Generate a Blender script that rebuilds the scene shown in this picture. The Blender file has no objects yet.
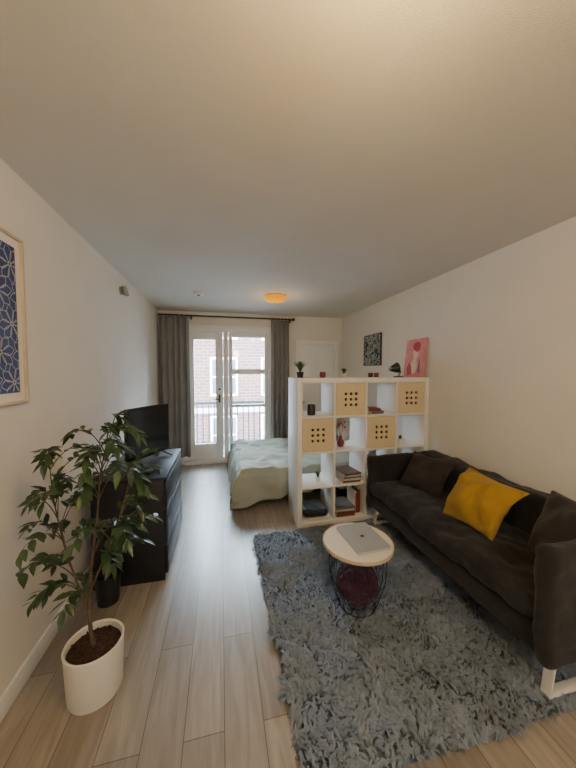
import bpy, bmesh, math, random
from mathutils import Vector, Matrix, noise, Euler
random.seed(7)
S=bpy.context.scene
COL=S.collection
rad=math.radians

# ------------------------------------------------------------ materials
def mat(name,c,rough=0.6,metal=0.0,var=0.0,vs=8.0,bump=0.0,bs=60.0,c2=None,spec=0.5,sheen=0.0,emit=None,es=0.0,stretch=None,coat=0.0):
    m=bpy.data.materials.new(name); m.use_nodes=True
    nt=m.node_tree; N=nt.nodes; L=nt.links
    p=N['Principled BSDF']
    p.inputs['Roughness'].default_value=rough
    p.inputs['Metallic'].default_value=metal
    p.inputs['Specular IOR Level'].default_value=spec
    if sheen: p.inputs['Sheen Weight'].default_value=sheen
    if coat: p.inputs['Coat Weight'].default_value=coat
    tc=N.new('ShaderNodeTexCoord'); mp=N.new('ShaderNodeMapping')
    L.new(tc.outputs['Object'],mp.inputs['Vector'])
    if stretch: mp.inputs['Scale'].default_value=stretch
    nz=N.new('ShaderNodeTexNoise'); nz.inputs['Scale'].default_value=vs; nz.inputs['Detail'].default_value=4
    L.new(mp.outputs[0],nz.inputs['Vector'])
    cr=N.new('ShaderNodeValToRGB'); 
    a=[x*(1-var) for x in c]+[1]; b=[min(1,x*(1+var)) for x in c]+[1]
    if c2: a=list(c)+[1]; b=list(c2)+[1]
    cr.color_ramp.elements[0].position=0.35; cr.color_ramp.elements[1].position=0.65
    cr.color_ramp.elements[0].color=a; cr.color_ramp.elements[1].color=b
    L.new(nz.outputs['Fac'],cr.inputs['Fac']); L.new(cr.outputs['Color'],p.inputs['Base Color'])
    if bump:
        n2=N.new('ShaderNodeTexNoise'); n2.inputs['Scale'].default_value=bs; n2.inputs['Detail'].default_value=3
        L.new(mp.outputs[0],n2.inputs['Vector'])
        bp=N.new('ShaderNodeBump'); bp.inputs['Strength'].default_value=bump; bp.inputs['Distance'].default_value=0.01
        L.new(n2.outputs['Fac'],bp.inputs['Height']); L.new(bp.outputs['Normal'],p.inputs['Normal'])
    if emit:
        p.inputs['Emission Color'].default_value=list(emit)+[1]; p.inputs['Emission Strength'].default_value=es
    return m

def floor_mat():
    m=bpy.data.materials.new('oak_plank_floor'); m.use_nodes=True
    nt=m.node_tree; N=nt.nodes; L=nt.links; p=N['Principled BSDF']
    tc=N.new('ShaderNodeTexCoord'); mp=N.new('ShaderNodeMapping'); mp.inputs['Rotation'].default_value=(0,0,rad(90))
    L.new(tc.outputs['Object'],mp.inputs['Vector'])
    br=N.new('ShaderNodeTexBrick'); br.offset=0.37; br.offset_frequency=2
    br.inputs['Scale'].default_value=1.0
    br.inputs['Brick Width'].default_value=1.22; br.inputs['Row Height'].default_value=0.17
    br.inputs['Mortar Size'].default_value=0.0018; br.inputs['Mortar Smooth'].default_value=0.1
    br.inputs['Bias'].default_value=0.0
    br.inputs['Color1'].default_value=(0.42,0.36,0.295,1); br.inputs['Color2'].default_value=(0.285,0.243,0.20,1)
    br.inputs['Mortar'].default_value=(0.11,0.09,0.075,1)
    L.new(mp.outputs[0],br.inputs['Vector'])
    mg=N.new('ShaderNodeMapping'); mg.inputs['Scale'].default_value=(10,0.9,1)
    L.new(tc.outputs['Object'],mg.inputs['Vector'])
    nz=N.new('ShaderNodeTexNoise'); nz.inputs['Scale'].default_value=2.4; nz.inputs['Detail'].default_value=7; nz.inputs['Distortion'].default_value=1.2
    L.new(mg.outputs[0],nz.inputs['Vector'])
    cr=N.new('ShaderNodeValToRGB'); cr.color_ramp.elements[0].position=0.32; cr.color_ramp.elements[1].position=0.68
    cr.color_ramp.elements[0].color=(0.70,0.69,0.68,1); cr.color_ramp.elements[1].color=(1.0,1.0,1.0,1)
    L.new(nz.outputs['Fac'],cr.inputs['Fac'])
    mx=N.new('ShaderNodeMix'); mx.data_type='RGBA'; mx.blend_type='MULTIPLY'; mx.inputs[0].default_value=1
    L.new(br.outputs['Color'],mx.inputs[6]); L.new(cr.outputs['Color'],mx.inputs[7]); L.new(mx.outputs[2],p.inputs['Base Color'])
    p.inputs['Roughness'].default_value=0.31
    p.inputs['Specular IOR Level'].default_value=0.7
    bp=N.new('ShaderNodeBump'); bp.inputs['Strength'].default_value=0.12; bp.inputs['Distance'].default_value=0.003
    L.new(nz.outputs['Fac'],bp.inputs['Height']); L.new(bp.outputs['Normal'],p.inputs['Normal'])
    return m
def brick_mat():
    m=bpy.data.materials.new('facade_brick'); m.use_nodes=True
    nt=m.node_tree; N=nt.nodes; L=nt.links; p=N['Principled BSDF']
    tc=N.new('ShaderNodeTexCoord'); mp=N.new('ShaderNodeMapping'); mp.inputs['Rotation'].default_value=(rad(90),0,0)
    L.new(tc.outputs['Object'],mp.inputs['Vector'])
    br=N.new('ShaderNodeTexBrick'); br.inputs['Scale'].default_value=1
    br.inputs['Brick Width'].default_value=0.42; br.inputs['Row Height'].default_value=0.16; br.inputs['Mortar Size'].default_value=0.015
    br.inputs['Color1'].default_value=(0.11,0.042,0.036,1); br.inputs['Color2'].default_value=(0.075,0.030,0.027,1); br.inputs['Mortar'].default_value=(0.15,0.11,0.10,1)
    L.new(mp.outputs[0],br.inputs['Vector']); L.new(br.outputs['Color'],p.inputs['Base Color']); p.inputs['Roughness'].default_value=0.9
    return m
def glass_mat(name,tint=(0.96,0.98,0.98)):
    m=bpy.data.materials.new(name); m.use_nodes=True
    nt=m.node_tree; N=nt.nodes; L=nt.links; N.remove(N['Principled BSDF']); out=N['Material Output']
    t=N.new('ShaderNodeBsdfTransparent'); t.inputs[0].default_value=list(tint)+[1]
    g=N.new('ShaderNodeBsdfGlossy'); g.inputs['Roughness'].default_value=0.03
    f=N.new('ShaderNodeFresnel'); f.inputs[0].default_value=1.35
    mx=N.new('ShaderNodeMixShader'); L.new(f.outputs[0],mx.inputs[0]); L.new(t.outputs[0],mx.inputs[1]); L.new(g.outputs[0],mx.inputs[2])
    L.new(mx.outputs[0],out.inputs[0]); return m
def pile_mat():
    m=bpy.data.materials.new('shag_pile'); m.use_nodes=True
    nt=m.node_tree; N=nt.nodes; L=nt.links; p=N['Principled BSDF']; p.inputs['Roughness'].default_value=0.9
    p.inputs['Specular IOR Level'].default_value=0.15
    tc=N.new('ShaderNodeTexCoord')
    nz=N.new('ShaderNodeTexNoise'); nz.inputs['Scale'].default_value=20; nz.inputs['Detail'].default_value=4
    L.new(tc.outputs['Object'],nz.inputs['Vector'])
    cr=N.new('ShaderNodeValToRGB'); cr.color_ramp.elements[0].position=0.25; cr.color_ramp.elements[1].position=0.75
    cr.color_ramp.elements[0].color=(0.19,0.225,0.275,1); cr.color_ramp.elements[1].color=(0.29,0.335,0.40,1)
    L.new(nz.outputs['Fac'],cr.inputs['Fac']); L.new(cr.outputs['Color'],p.inputs['Base Color'])
    return m
def bw_art_mat():
    m=bpy.data.materials.new('ink_print'); m.use_nodes=True
    nt=m.node_tree; N=nt.nodes; L=nt.links; p=N['Principled BSDF']; p.inputs['Roughness'].default_value=0.7
    tc=N.new('ShaderNodeTexCoord')
    nz=N.new('ShaderNodeTexNoise'); nz.inputs['Scale'].default_value=14; nz.inputs['Detail'].default_value=2; nz.inputs['Distortion'].default_value=1.5
    L.new(tc.outputs['Object'],nz.inputs['Vector'])
    cr=N.new('ShaderNodeValToRGB'); cr.color_ramp.interpolation='CONSTANT'
    cr.color_ramp.elements[0].color=(0.02,0.03,0.03,1); cr.color_ramp.elements[1].position=0.46
    cr.color_ramp.elements[1].color=(0.45,0.50,0.49,1)
    e=cr.color_ramp.elements.new(0.55); e.color=(0.03,0.035,0.035,1)
    e=cr.color_ramp.elements.new(0.62); e.color=(0.30,0.34,0.33,1)
    L.new(nz.outputs['Fac'],cr.inputs['Fac']); L.new(cr.outputs['Color'],p.inputs['Base Color'])
    return m

WALL=mat('wall_paint',(0.76,0.72,0.655),0.85,var=0.015,vs=3,bump=0.08,bs=250)
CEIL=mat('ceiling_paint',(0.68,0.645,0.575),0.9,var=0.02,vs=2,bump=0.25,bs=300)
TRIM=mat('white_trim_paint',(0.83,0.83,0.81),0.4,var=0.01)
FLOOR=floor_mat()
WHITE=mat('white_laminate',(0.80,0.77,0.71),0.35,var=0.01)
BIRCH=mat('birch_veneer',(0.68,0.55,0.34),0.5,var=0.02,vs=3)
BLACK=mat('black_stained_wood',(0.011,0.012,0.016),0.45,var=0.25,vs=4,stretch=(1,1,20),spec=.45)
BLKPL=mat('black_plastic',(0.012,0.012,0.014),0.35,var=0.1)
SCREEN=mat('tv_screen_glass',(0.006,0.007,0.009),0.12,var=0.02)
STEEL=mat('brushed_steel',(0.55,0.55,0.55),0.3,metal=1,var=0.03)
SOFA=mat('charcoal_slipcover',(0.024,0.022,0.0225),0.95,var=0.2,vs=5,bump=0.4,bs=120,sheen=0.12,spec=0.15)
BROWN=mat('dark_brown_velvet',(0.024,0.014,0.013),0.85,var=0.3,vs=6,bump=0.4,bs=90,sheen=0.12)
MUST=mat('mustard_cotton',(0.37,0.215,0.030),0.9,var=0.05,vs=4,bump=0.15,bs=60,sheen=0.1,spec=.2)
WMETAL=mat('white_powder_coated_metal',(0.75,0.72,0.66),0.4,var=0.02)
DUVET=mat('sage_linen',(0.36,0.37,0.30),0.9,var=0.05,vs=4,bump=0.3,bs=40)
SHEET=mat('white_sheet',(0.75,0.73,0.70),0.9,var=0.03,bump=0.2,bs=40)
CURT=mat('grey_curtain_fabric',(0.245,0.24,0.232),0.92,var=0.10,vs=3,bump=0.2,bs=200)
PILE=pile_mat()
RUGB=mat('rug_backing',(0.13,0.155,0.19),0.95,var=0.2,vs=60,bump=1,bs=80)
POTW=mat('white_ceramic',(0.76,0.72,0.65),0.45,var=0.02)
SOIL=mat('potting_soil',(0.05,0.02,0.012),1,var=0.6,vs=80,bump=1,bs=90)
BARK=mat('ficus_bark',(0.10,0.065,0.04),0.9,var=0.3,vs=40,bump=0.6,bs=60)
LEAF=mat('ficus_leaf',(0.016,0.040,0.014),0.32,vs=9,c2=(0.052,0.096,0.033),spec=0.5)
GREEN=mat('small_leaf',(0.03,0.08,0.02),0.5,vs=30,c2=(0.07,0.14,0.04))
TTOP=mat('cream_lacquer',(0.78,0.73,0.63),0.3,var=0.01)
TRIMW=mat('pale_wood_edge',(0.55,0.43,0.29),0.5,var=0.08,vs=20)
WIRE=mat('black_wire',(0.01,0.01,0.012),0.4,metal=0.3,var=0.1)
WINE=mat('wine_knit',(0.042,0.006,0.024),0.9,var=0.35,vs=14,bump=0.8,bs=60,sheen=0.1)
ALU=mat('aluminium_laptop',(0.44,0.475,0.52),0.38,metal=0.4,var=0.02)
ALUD=mat('polished_emblem',(0.16,0.18,0.21),0.15,metal=1,var=0.02)
GLASS=glass_mat('window_glass')
NAVY=mat('blue_print',(0.024,0.046,0.18),0.6,var=0.15,vs=10)
GOLD=mat('pale_gold_ink',(0.48,0.47,0.45),0.5,var=0.1)
PAPER=mat('paper_mat',(0.80,0.76,0.68),0.8,var=0.01)
OAKF=mat('light_oak_frame',(0.58,0.48,0.35),0.5,var=0.12,vs=10,stretch=(1,6,1))
PINK=mat('pink_print',(0.66,0.24,0.24),0.6,var=0.12,vs=12)
RED=mat('red_ink',(0.36,0.03,0.035),0.6,var=0.1)
INK=mat('black_ink',(0.02,0.015,0.015),0.6,var=0.1)
CREAMI=mat('cream_ink',(0.8,0.6,0.5),0.6,var=0.05)
BWART=bw_art_mat()
LAMPG=mat('amber_lamp_glass',(0.30,0.12,0.001),0.6,var=0.02,spec=.1,emit=(1.0,0.40,0.0),es=0.9)
LAMPW=mat('opal_lamp_glass',(0.9,0.85,0.75),0.3,var=0.02,emit=(1.0,0.66,0.25),es=9)
BRICK=brick_mat()
CONC=mat('pale_concrete',(0.34,0.39,0.46),0.9,var=0.08,vs=3)
DGLASS=mat('dark_window_glass',(0.05,0.07,0.09),0.15,var=0.2,vs=1)
MAROON=mat('maroon_ceramic',(0.16,0.015,0.02),0.4,var=0.1)
RAIL=mat('black_iron',(0.01,0.012,0.015),0.5,var=0.1)
CARB=mat('car_blue_paint',(0.02,0.07,0.16),0.25,var=0.05)
CARW=mat('car_white_paint',(0.7,0.7,0.7),0.25,var=0.02)
BRASS=mat('brushed_brass',(0.45,0.36,0.22),0.35,metal=0.9,var=0.05)

# ------------------------------------------------------------ builders
def wloc(o):
    v=Vector((0,0,0))
    while o is not None:
        v+=o.location; o=o.parent
    return v
class B:
    def __init__(s): s.bm=bmesh.new()
    def box(s,c,d,bev=0,seg=2,rot=None):
        vs=bmesh.ops.create_cube(s.bm,size=1)['verts']
        for v in vs:
            q=Vector((v.co.x*d[0],v.co.y*d[1],v.co.z*d[2]))
            if rot: q=Euler([rad(a) for a in rot]).to_matrix()@q
            v.co=q+Vector(c)
        if bev:
            es=list({e for v in vs for e in v.link_edges})
            bmesh.ops.bevel(s.bm,geom=es,offset=bev,segments=seg,affect='EDGES',profile=0.5)
        return s
    def b2(s,x0,x1,y0,y1,z0,z1,bev=0,seg=2):
        return s.box(((x0+x1)/2,(y0+y1)/2,(z0+z1)/2),(x1-x0,y1-y0,z1-z0),bev,seg)
    def lathe(s,prof,c=(0,0,0),seg=32,mtx=None):
        rings=[]
        C=Vector(c)
        f=lambda q:(mtx@q if mtx else q)+C
        for r,z in prof:
            if r<1e-5: rings.append([s.bm.verts.new(f(Vector((0,0,z))))])
            else: rings.append([s.bm.verts.new(f(Vector((r*math.cos(2*math.pi*i/seg),r*math.sin(2*math.pi*i/seg),z)))) for i in range(seg)])
        for a,b in zip(rings,rings[1:]):
            for i in range(seg):
                j=(i+1)%seg
                q=[a[i%len(a)],a[j%len(a)],b[j%len(b)],b[i%len(b)]]
                u=[]
                for v in q:
                    if v not in u:u.append(v)
                if len(u)>2:
                    try:s.bm.faces.new(u)
                    except ValueError:pass
        return s
    def tube(s,pts,r,seg=8,closed=False):
        pts=[Vector(p) for p in pts]; n=len(pts)
        rr=r if isinstance(r,(list,tuple)) else [r]*n
        rings=[]; up=None
        for i,p in enumerate(pts):
            if closed: t=(pts[(i+1)%n]-pts[i-1]).normalized()
            else: t=(pts[min(i+1,n-1)]-pts[max(i-1,0)]).normalized()
            if up is None:
                up=t.orthogonal().normalized()
            up=(up-t*up.dot(t))
            up=up.normalized() if up.length>1e-6 else t.orthogonal().normalized()
            w=t.cross(up)
            rings.append([s.bm.verts.new(p+(up*math.cos(2*math.pi*k/seg)+w*math.sin(2*math.pi*k/seg))*rr[i]) for k in range(seg)])
        m=n if closed else n-1
        for i in range(m):
            a=rings[i]; b=rings[(i+1)%n]
            for k in range(seg):
                s.bm.faces.new([a[k],a[(k+1)%seg],b[(k+1)%seg],b[k]])
        if not closed:
            s.bm.faces.new(rings[0][::-1]); s.bm.faces.new(rings[-1])
        return s
    def ring(s,c,r,t,seg=40,ts=8):
        return s.tube([(c[0]+r*math.cos(2*math.pi*i/seg),c[1]+r*math.sin(2*math.pi*i/seg),c[2]) for i in range(seg)],t,ts,True)
    def poly(s,pts):
        s.bm.faces.new([s.bm.verts.new(p) for p in pts]); return s
    def soft(s,c,d,r=0.05,cuts=20,amp=0.004,fr=7,puff=0.0,pz=0.0,rot=None,seed=0):
        t=bmesh.new(); bmesh.ops.create_cube(t,size=1)
        bmesh.ops.subdivide_edges(t,edges=t.edges[:],cuts=cuts,use_grid_fill=True)
        h=Vector(d)/2; R=Euler([rad(a) for a in rot]).to_matrix() if rot else None
        for v in t.verts:
            u=v.co*2
            p=Vector((u.x*h.x,u.y*h.y,u.z*h.z))
            q=Vector([max(-(h[i]-r),min(h[i]-r,p[i])) for i in range(3)])
            dd=p-q
            nrm=dd.normalized() if dd.length>1e-7 else Vector((0,0,1))
            p=q+nrm*r if dd.length>1e-7 else p
            k=(1-u.x**2)*(1-u.y**2); p.z+=(pz*k)*(1 if u.z>0 else 0)
            if puff:
                p.x*=1+puff*(1-u.z**2)*(1-u.y**2); p.y*=1+puff*(1-u.z**2)*(1-u.x**2)
            w=p+Vector((seed*3.1,seed*1.7,seed))
            n=noise.noise(w*fr)+0.5*noise.noise(w*fr*2.3)+0.3*abs(noise.noise(Vector((w.x*fr*.7,w.y*fr*2.5,w.z*fr*2))))
            p+=nrm*amp*n*1.5
            if R: p=R@p
            v.co=p+Vector(c)
        me=bpy.data.meshes.new('t'); t.to_mesh(me); t.free(); s.bm.from_mesh(me); bpy.data.meshes.remove(me)
        return s
    def pillow(s,w,h,t,n=40,amp=0.008,seed=0,mtx=None,pinch=.14,slouch=0.0):
        for sg in (1,-1):
            g=[]
            for i in range(n+1):
                row=[]
                for j in range(n+1):
                    u=-1+2*i/n; v=-1+2*j/n
                    cx_=1-.05*(abs(u)*abs(v))**6
                    x=u*w/2*(1-pinch*(1-v*v)*abs(u)**3)*cx_; z=v*h/2*(1-pinch*(1-u*u)*abs(v)**3)*cx_
                    k=max(0,(1-abs(u)**2.2)*(1-abs(v)**2.2))**0.6
                    wv=Vector((u*1.6+seed,v*1.6,sg*1.0+seed))
                    cr=math.sin((u-v)*6+3*noise.noise(Vector((u*1.5+seed,v*1.5,seed*2+sg))))*abs(u*v)**.4
                    y=sg*t/2*k*(1-.25*slouch*v)+amp*k**.5*(noise.noise(wv)*1.8)+amp*.8*k**.5*cr
                    y+=slouch*.05*(v*v-.3)+slouch*.03*u*v
                    q=Vector((x,y,z)); 
                    if mtx: q=mtx@q
                    row.append(s.bm.verts.new(q))
                g.append(row)
            for i in range(n):
                for j in range(n):
                    f=[g[i][j],g[i+1][j],g[i+1][j+1],g[i][j+1]]
                    s.bm.faces.new(f if sg<0 else f[::-1])
        bmesh.ops.remove_doubles(s.bm,verts=s.bm.verts[:],dist=0.0005)
        return s
    def obj(s,name,m,parent=None,world=False,ang=40,label=None,loc=None,recalc=True):
        bm=s.bm
        if world and parent is not None:
            o=wloc(parent)
            for v in bm.verts: v.co-=o
        if recalc: bmesh.ops.recalc_face_normals(bm,faces=bm.faces[:])
        for f in bm.faces: f.smooth=True
        for e in bm.edges:
            if len(e.link_faces)==2 and e.calc_face_angle(0)>rad(ang): e.smooth=False
        me=bpy.data.meshes.new(name); bm.to_mesh(me); bm.free()
        o=bpy.data.objects.new(name,me); COL.objects.link(o)
        for x in (m if isinstance(m,list) else [m]): me.materials.append(x)
        if parent is not None: o.parent=parent
        if loc: o.location=loc
        if label: o['label']=label
        return o
def thing(name,label,cat,loc,rz=0,group=None,kind=None):
    e=bpy.data.objects.new(name,None); e.empty_display_size=0.05; COL.objects.link(e)
    e.location=loc; e.rotation_euler=(0,0,rad(rz))
    e['label']=label; e['category']=cat
    if group:e['group']=group
    if kind:e['kind']=kind
    return e
def tag(o,label,cat,group=None,kind=None):
    o['label']=label;o['category']=cat
    if group:o['group']=group
    if kind:o['kind']=kind
    return o
def dup(root,loc,rz=None):
    n=root.copy(); COL.objects.link(n); n.location=loc
    if rz is not None: n.rotation_euler=(0,0,rad(rz))
    def rec(a,b):
        for ch in list(a.children):
            k=ch.copy(); COL.objects.link(k); k.parent=b; k.matrix_parent_inverse=ch.matrix_parent_inverse.copy(); rec(ch,k)
    rec(root,n); return n

XL,XR,YB,YF,H=-0.98,2.20,5.07,-2.6,2.54
# ------------------------------------------------------------ room shell
def struct(o,label,cat):
    tag(o,label,cat,kind='structure'); return o
struct(B().b2(XL-.15,XR+.15,YF-.15,YB+.2,-.15,0).obj('floor',FLOOR),'pale oak laminate plank floor','floor')
struct(B().b2(XL-.15,XR+.15,YF-.15,YB+.2,H,H+.15).obj('ceiling',CEIL),'off-white textured painted ceiling','ceiling')
struct(B().b2(XL-.15,XL,YF-.15,YB+.2,0,H).obj('wall_left',WALL),'warm white painted plaster wall','wall')
struct(B().b2(XR,XR+.15,YF-.15,YB+.2,0,H).obj('wall_right',WALL),'warm white painted plaster wall','wall')
struct(B().b2(XL,XR,YF-.15,YF,0,H).obj('wall_front',WALL),'warm white painted plaster wall','wall')
OX0,OX1,OZ=-0.60,0.85,2.25
b=B(); b.b2(XL,OX0,YB,YB+.2,0,H); b.b2(OX1,XR,YB,YB+.2,0,H); b.b2(OX0,OX1,YB,YB+.2,OZ,H)
struct(b.obj('wall_back',WALL),'warm white painted wall with a balcony door opening','wall')
struct(B().b2(XL,XL+.014,YF,YB,0,.10,.003).obj('baseboard_left',TRIM),'white painted baseboard','baseboard')
struct(B().b2(XR-.014,XR,YF,YB,0,.10,.003).obj('baseboard_right',TRIM),'white painted baseboard','baseboard')
struct(B().b2(OX1+.08,1.31,YB-.014,YB,0,.10,.003).obj('baseboard_back',TRIM),'white painted baseboard','baseboard')
b=B(); yc0,yc1=YB-.03,YB
b.b2(OX0-.07,OX0+.0,yc0,yc1,0,OZ+.07,.004); b.b2(OX1,OX1+.07,yc0,yc1,0,OZ+.07,.004); b.b2(OX0,OX1,yc0,yc1,OZ,OZ+.07,.004)
struct(b.obj('trim_1',TRIM),'white casing around the balcony opening','trim')
b=B(); b.b2(OX0,OX1,YB-.09,YB+.2,0,.055,.006)
struct(b.obj('trim_2',TRIM),'white door threshold','trim')
d1=thing('door_1','white glazed balcony door with black handle','door',((OX0+.05)/2,YB+.08,0.056),kind='structure')
def framed(root,x0,x1,z0,z1,st,top,bot,y0,y1,mids=()):
    b=B(); b.b2(x0,x0+st,y0,y1,z0,z1,.004); b.b2(x1-st,x1,y0,y1,z0,z1,.004)
    b.b2(x0+st,x1-st,y0,y1,z1-top,z1,.004); b.b2(x0+st,x1-st,y0,y1,z0,z0+bot,.004)
    for zc,w in mids: b.b2(x0+st,x1-st,y0+.005,y1-.005,zc-w/2,zc+w/2,.003)
    b.obj('frame',TRIM,root,True)
    g=B().b2(x0+st-.003,x1-st+.003,(y0+y1)/2-.003,(y0+y1)/2+.003,z0+bot-.003,z1-top+.003).obj('glass_pane',GLASS,root,True)
framed(d1,OX0+.035,.035,.058,OZ-.03,.125,.13,.26,YB+.02,YB+.065)
b=B(); b.b2(-.042,-.014,YB+.008,YB+.02,1.02,1.16,.003); b.tube([(-.028,YB+.015,1.08),(-.028,YB-.035,1.08),(-.12,YB-.037,1.08)],.008)
b.obj('handle',BLKPL,d1,True,label='black lever handle')
B().lathe([(0,0),(.018,0),(.018,.015),(0,.017)],(-.028,YB+.02,1.25),mtx=Matrix.Rotation(rad(90),3,'X')).obj('deadbolt',BLKPL,d1,True)
b=B(); b.b2(OX0,OX0+.03,YB,YB+.14,.056,OZ); b.b2(.04,.125,YB+.0,YB+.14,.056,OZ,.003); b.b2(OX1-.03,OX1,YB,YB+.14,.056,OZ); b.b2(OX0+.03,.04,YB,YB+.14,OZ-.027,OZ); b.b2(.125,OX1-.03,YB,YB+.14,OZ-.027,OZ)
struct(b.obj('trim_3',TRIM),'white door and window frame','trim')
w1=thing('window_1','tall white framed window with three panes','window',(.48,YB+.08,0.056),kind='structure')
framed(w1,.130,OX1-.033,.058,OZ-.03,.065,.08,.24,YB+.03,YB+.08,mids=((1.55,.09),(.95,.05)))
d2=thing('door_2','closed white interior door with steel knob','door',(1.71,YB,0),kind='structure')
b=B(); b.b2(1.32,1.39,YB-.025,YB,0,2.11,.004); b.b2(2.05,2.12,YB-.025,YB,0,2.11,.004); b.b2(1.39,2.05,YB-.025,YB,2.04,2.11,.004); b.obj('frame',TRIM,d2,True)
b=B(); b.b2(1.395,2.045,YB-.014,YB,.005,2.035,.002)
for z0,z1 in((.15,.85),(1.0,1.92)):
    for x0,x1 in((1.46,1.69),(1.75,1.98)):
        b.b2(x0,x1,YB-.019,YB-.013,z0,z1,.003)
b.obj('leaf',TRIM,d2,True)
B().lathe([(0,-.0),(.012,0),(.012,.03),(.028,.035),(.028,.05),(0,.06)],(1.44,YB-.014,1.0),mtx=Matrix.Rotation(rad(90),3,'X')).obj('knob',STEEL,d2,True)
ht=thing('baseboard_heater','low white metal electric baseboard heater','heater',(-.80,YB-.03,.02))
b=B(); b.b2(-.965,-.675,YB-.06,YB-.001,.02,.145,.006); b.obj('casing',TRIM,ht,True)
b=B(); b.b2(-.95,-.69,YB-.062,YB-.0595,.035,.043); b.b2(-.95,-.69,YB-.062,YB-.0595,.12,.128); b.obj('vent_slot',BLKPL,ht,True)

# ------------------------------------------------------------ curtains
def curtain(x0,x1,label,seed,z0):
    cx=(x0+x1)/2; root=thing('curtain',label,'curtain',(cx,4.93,z0),group='balcony door curtains')
    b=B(); nx=110; nz=24; g=[]
    folds=max(4,int((x1-x0)/.085))
    for i in range(nx+1):
        r=[]
        for k in range(nz+1):
            t=i/nx; zt=k/nz
            z=z0+(2.425-z0)*zt
            spread=1+.04*math.sin(zt*3+seed)
            x=cx+(t-.5)*(x1-x0)*spread
            ph=t*folds*2*math.pi+seed+.5*noise.noise(Vector((t*3,zt*1.4,seed)))*2
            y=4.93+.032*math.sin(ph)*(1-.25*zt)+.012*noise.noise(Vector((t*6,zt*3,seed)))
            r.append(b.bm.verts.new((x,y,z)))
        g.append(r)
    for i in range(nx):
        for k in range(nz): b.bm.faces.new([g[i][k],g[i+1][k],g[i+1][k+1],g[i][k+1]])
    o=b.obj('fabric_panel',CURT,root,True,ang=80); md=o.modifiers.new('s','SOLIDIFY'); md.thickness=.004
    n=6; rg0=None
    for i in range(n):
        x=x0+.02+(x1-x0-.04)*i/(n-1)
        if rg0 is None:
            rg0=B().tube([(0,.022*math.cos(a),.022*math.sin(a)) for a in [2*math.pi*j/14 for j in range(14)]],.003,6,True).obj('curtain_ring',BLKPL,root); k=rg0
        else:
            k=rg0.copy(); COL.objects.link(k); k.parent=root
        k.location=(x-cx,0,2.45-z0)
curtain(-.945,-.50,'long grey curtain drawn open beside the balcony door',0.3,.16)
curtain(.84,1.17,'long grey curtain drawn open beside the window',2.1,.14)
rod=thing('curtain_rod','thin black metal curtain rod under the ceiling','curtain rod',(.12,4.93,2.45))
B().tube([(-.96,4.93,2.45),(1.22,4.93,2.45)],.012,12).obj('rod',BLKPL,rod,True)
B().lathe([(0,-.03),(.02,-.022),(.027,0),(.02,.022),(0,.03)],(1.235,4.93,2.45),16).obj('finial',BLKPL,rod,True)
for x in(-.47,1.2):
    b=B(); b.b2(x-.008,x+.008,4.93,YB,2.43,2.445); b.b2(x-.015,x+.015,YB-.006,YB,2.41,2.47); b.obj('bracket',BLKPL,rod,True)

# ------------------------------------------------------------ exterior
b=B(); b.b2(-3,4,YB+.2,6.45,-.25,-.06); struct(b.obj('trim_4',CONC),'pale concrete balcony slab','balcony')
rl=thing('balcony_railing','black iron balcony railing with vertical bars','railing',(.5,6.35,-.06))
b=B(); b.b2(-3,4,6.32,6.38,.85,.91,.005); b.obj('top_rail',RAIL,rl,True)
b=B(); b.b2(-3,4,6.335,6.365,.02,.05,.004)
for x in(-2.98,-.5,2.0,3.98): b.b2(x-.02,x+.02,6.33,6.37,-.06,.02)
b.obj('bottom_rail',RAIL,rl,True)
bal=B().b2(-.012,.012,-.012,.012,.0,.80).obj('baluster',RAIL,rl); bal.location=(-3.4,0,.11)
for i in range(1,58):
    k=bal.copy(); COL.objects.link(k); k.parent=rl; k.location=(-3.4+i*.12,0,.11)
FY=15
nb=thing('apartment_building','red brick building across the street with white windows','building',(0,FY,-3.5))
B().b2(-14,16,FY,FY+1,-3.5,5.6).obj('facade',BRICK,nb,True)
b=B(); b.b2(-14,16,FY-.25,FY,5.3,5.7); b.b2(-14,16,FY-.08,FY,-.55,-.3); b.obj('cornice',CONC,nb,True)
wf=None
for zz in(-2.6,.35,3.2):
    for i in range(11):
        x=-12.6+i*2.55
        if wf is None:
            wf=B(); wf.b2(-.68,.68,-.08,.02,-.06,1.9,.01); wf=wf.obj('window_frame',TRIM,nb)
            gl=B(); gl.b2(-.58,-.03,-.10,-.07,.06,.88); gl.b2(.03,.58,-.10,-.07,.06,.88); gl.b2(-.58,-.03,-.10,-.07,.96,1.8); gl.b2(.03,.58,-.10,-.07,.96,1.8)
            gl=gl.obj('glass_pane',DGLASS,wf); wf.location=(x,0,zz+3.5)
        else:
            k=wf.copy(); COL.objects.link(k); k.location=(x,0,zz+3.5); k2=gl.copy(); COL.objects.link(k2); k2.parent=k
struct(B().b2(-25,25,6.5,40,-3.7,-3.5).obj('trim_5',CONC),'sunlit street pavement','street')
def car(x,m,label):
    c=thing('parked_car',label,'car',(x,12.3,-3.5))
    b=B(); b.soft((0,0,.62),(4.3,1.75,.7),.25,10,0); b.soft((.1,0,1.15),(2.4,1.55,.65),.28,10,0); b.obj('body',m,c)
    w=None
    for sx in(-1.35,1.35):
        for sy in(-.8,.8):
            if w is None:
                w=B().lathe([(0,-.1),(.28,-.1),(.33,-.06),(.33,.06),(.28,.1),(0,.1)],mtx=Matrix.Rotation(rad(90),3,'X'),seg=24).obj('wheel',BLKPL,c); w.location=(sx,sy,.33)
            else:
                k=w.copy(); COL.objects.link(k); k.location=(sx,sy,.33)
car(-2.2,CARB,'dark blue car parked on the street'); car(3.2,CARW,'white car parked on the street')

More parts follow.
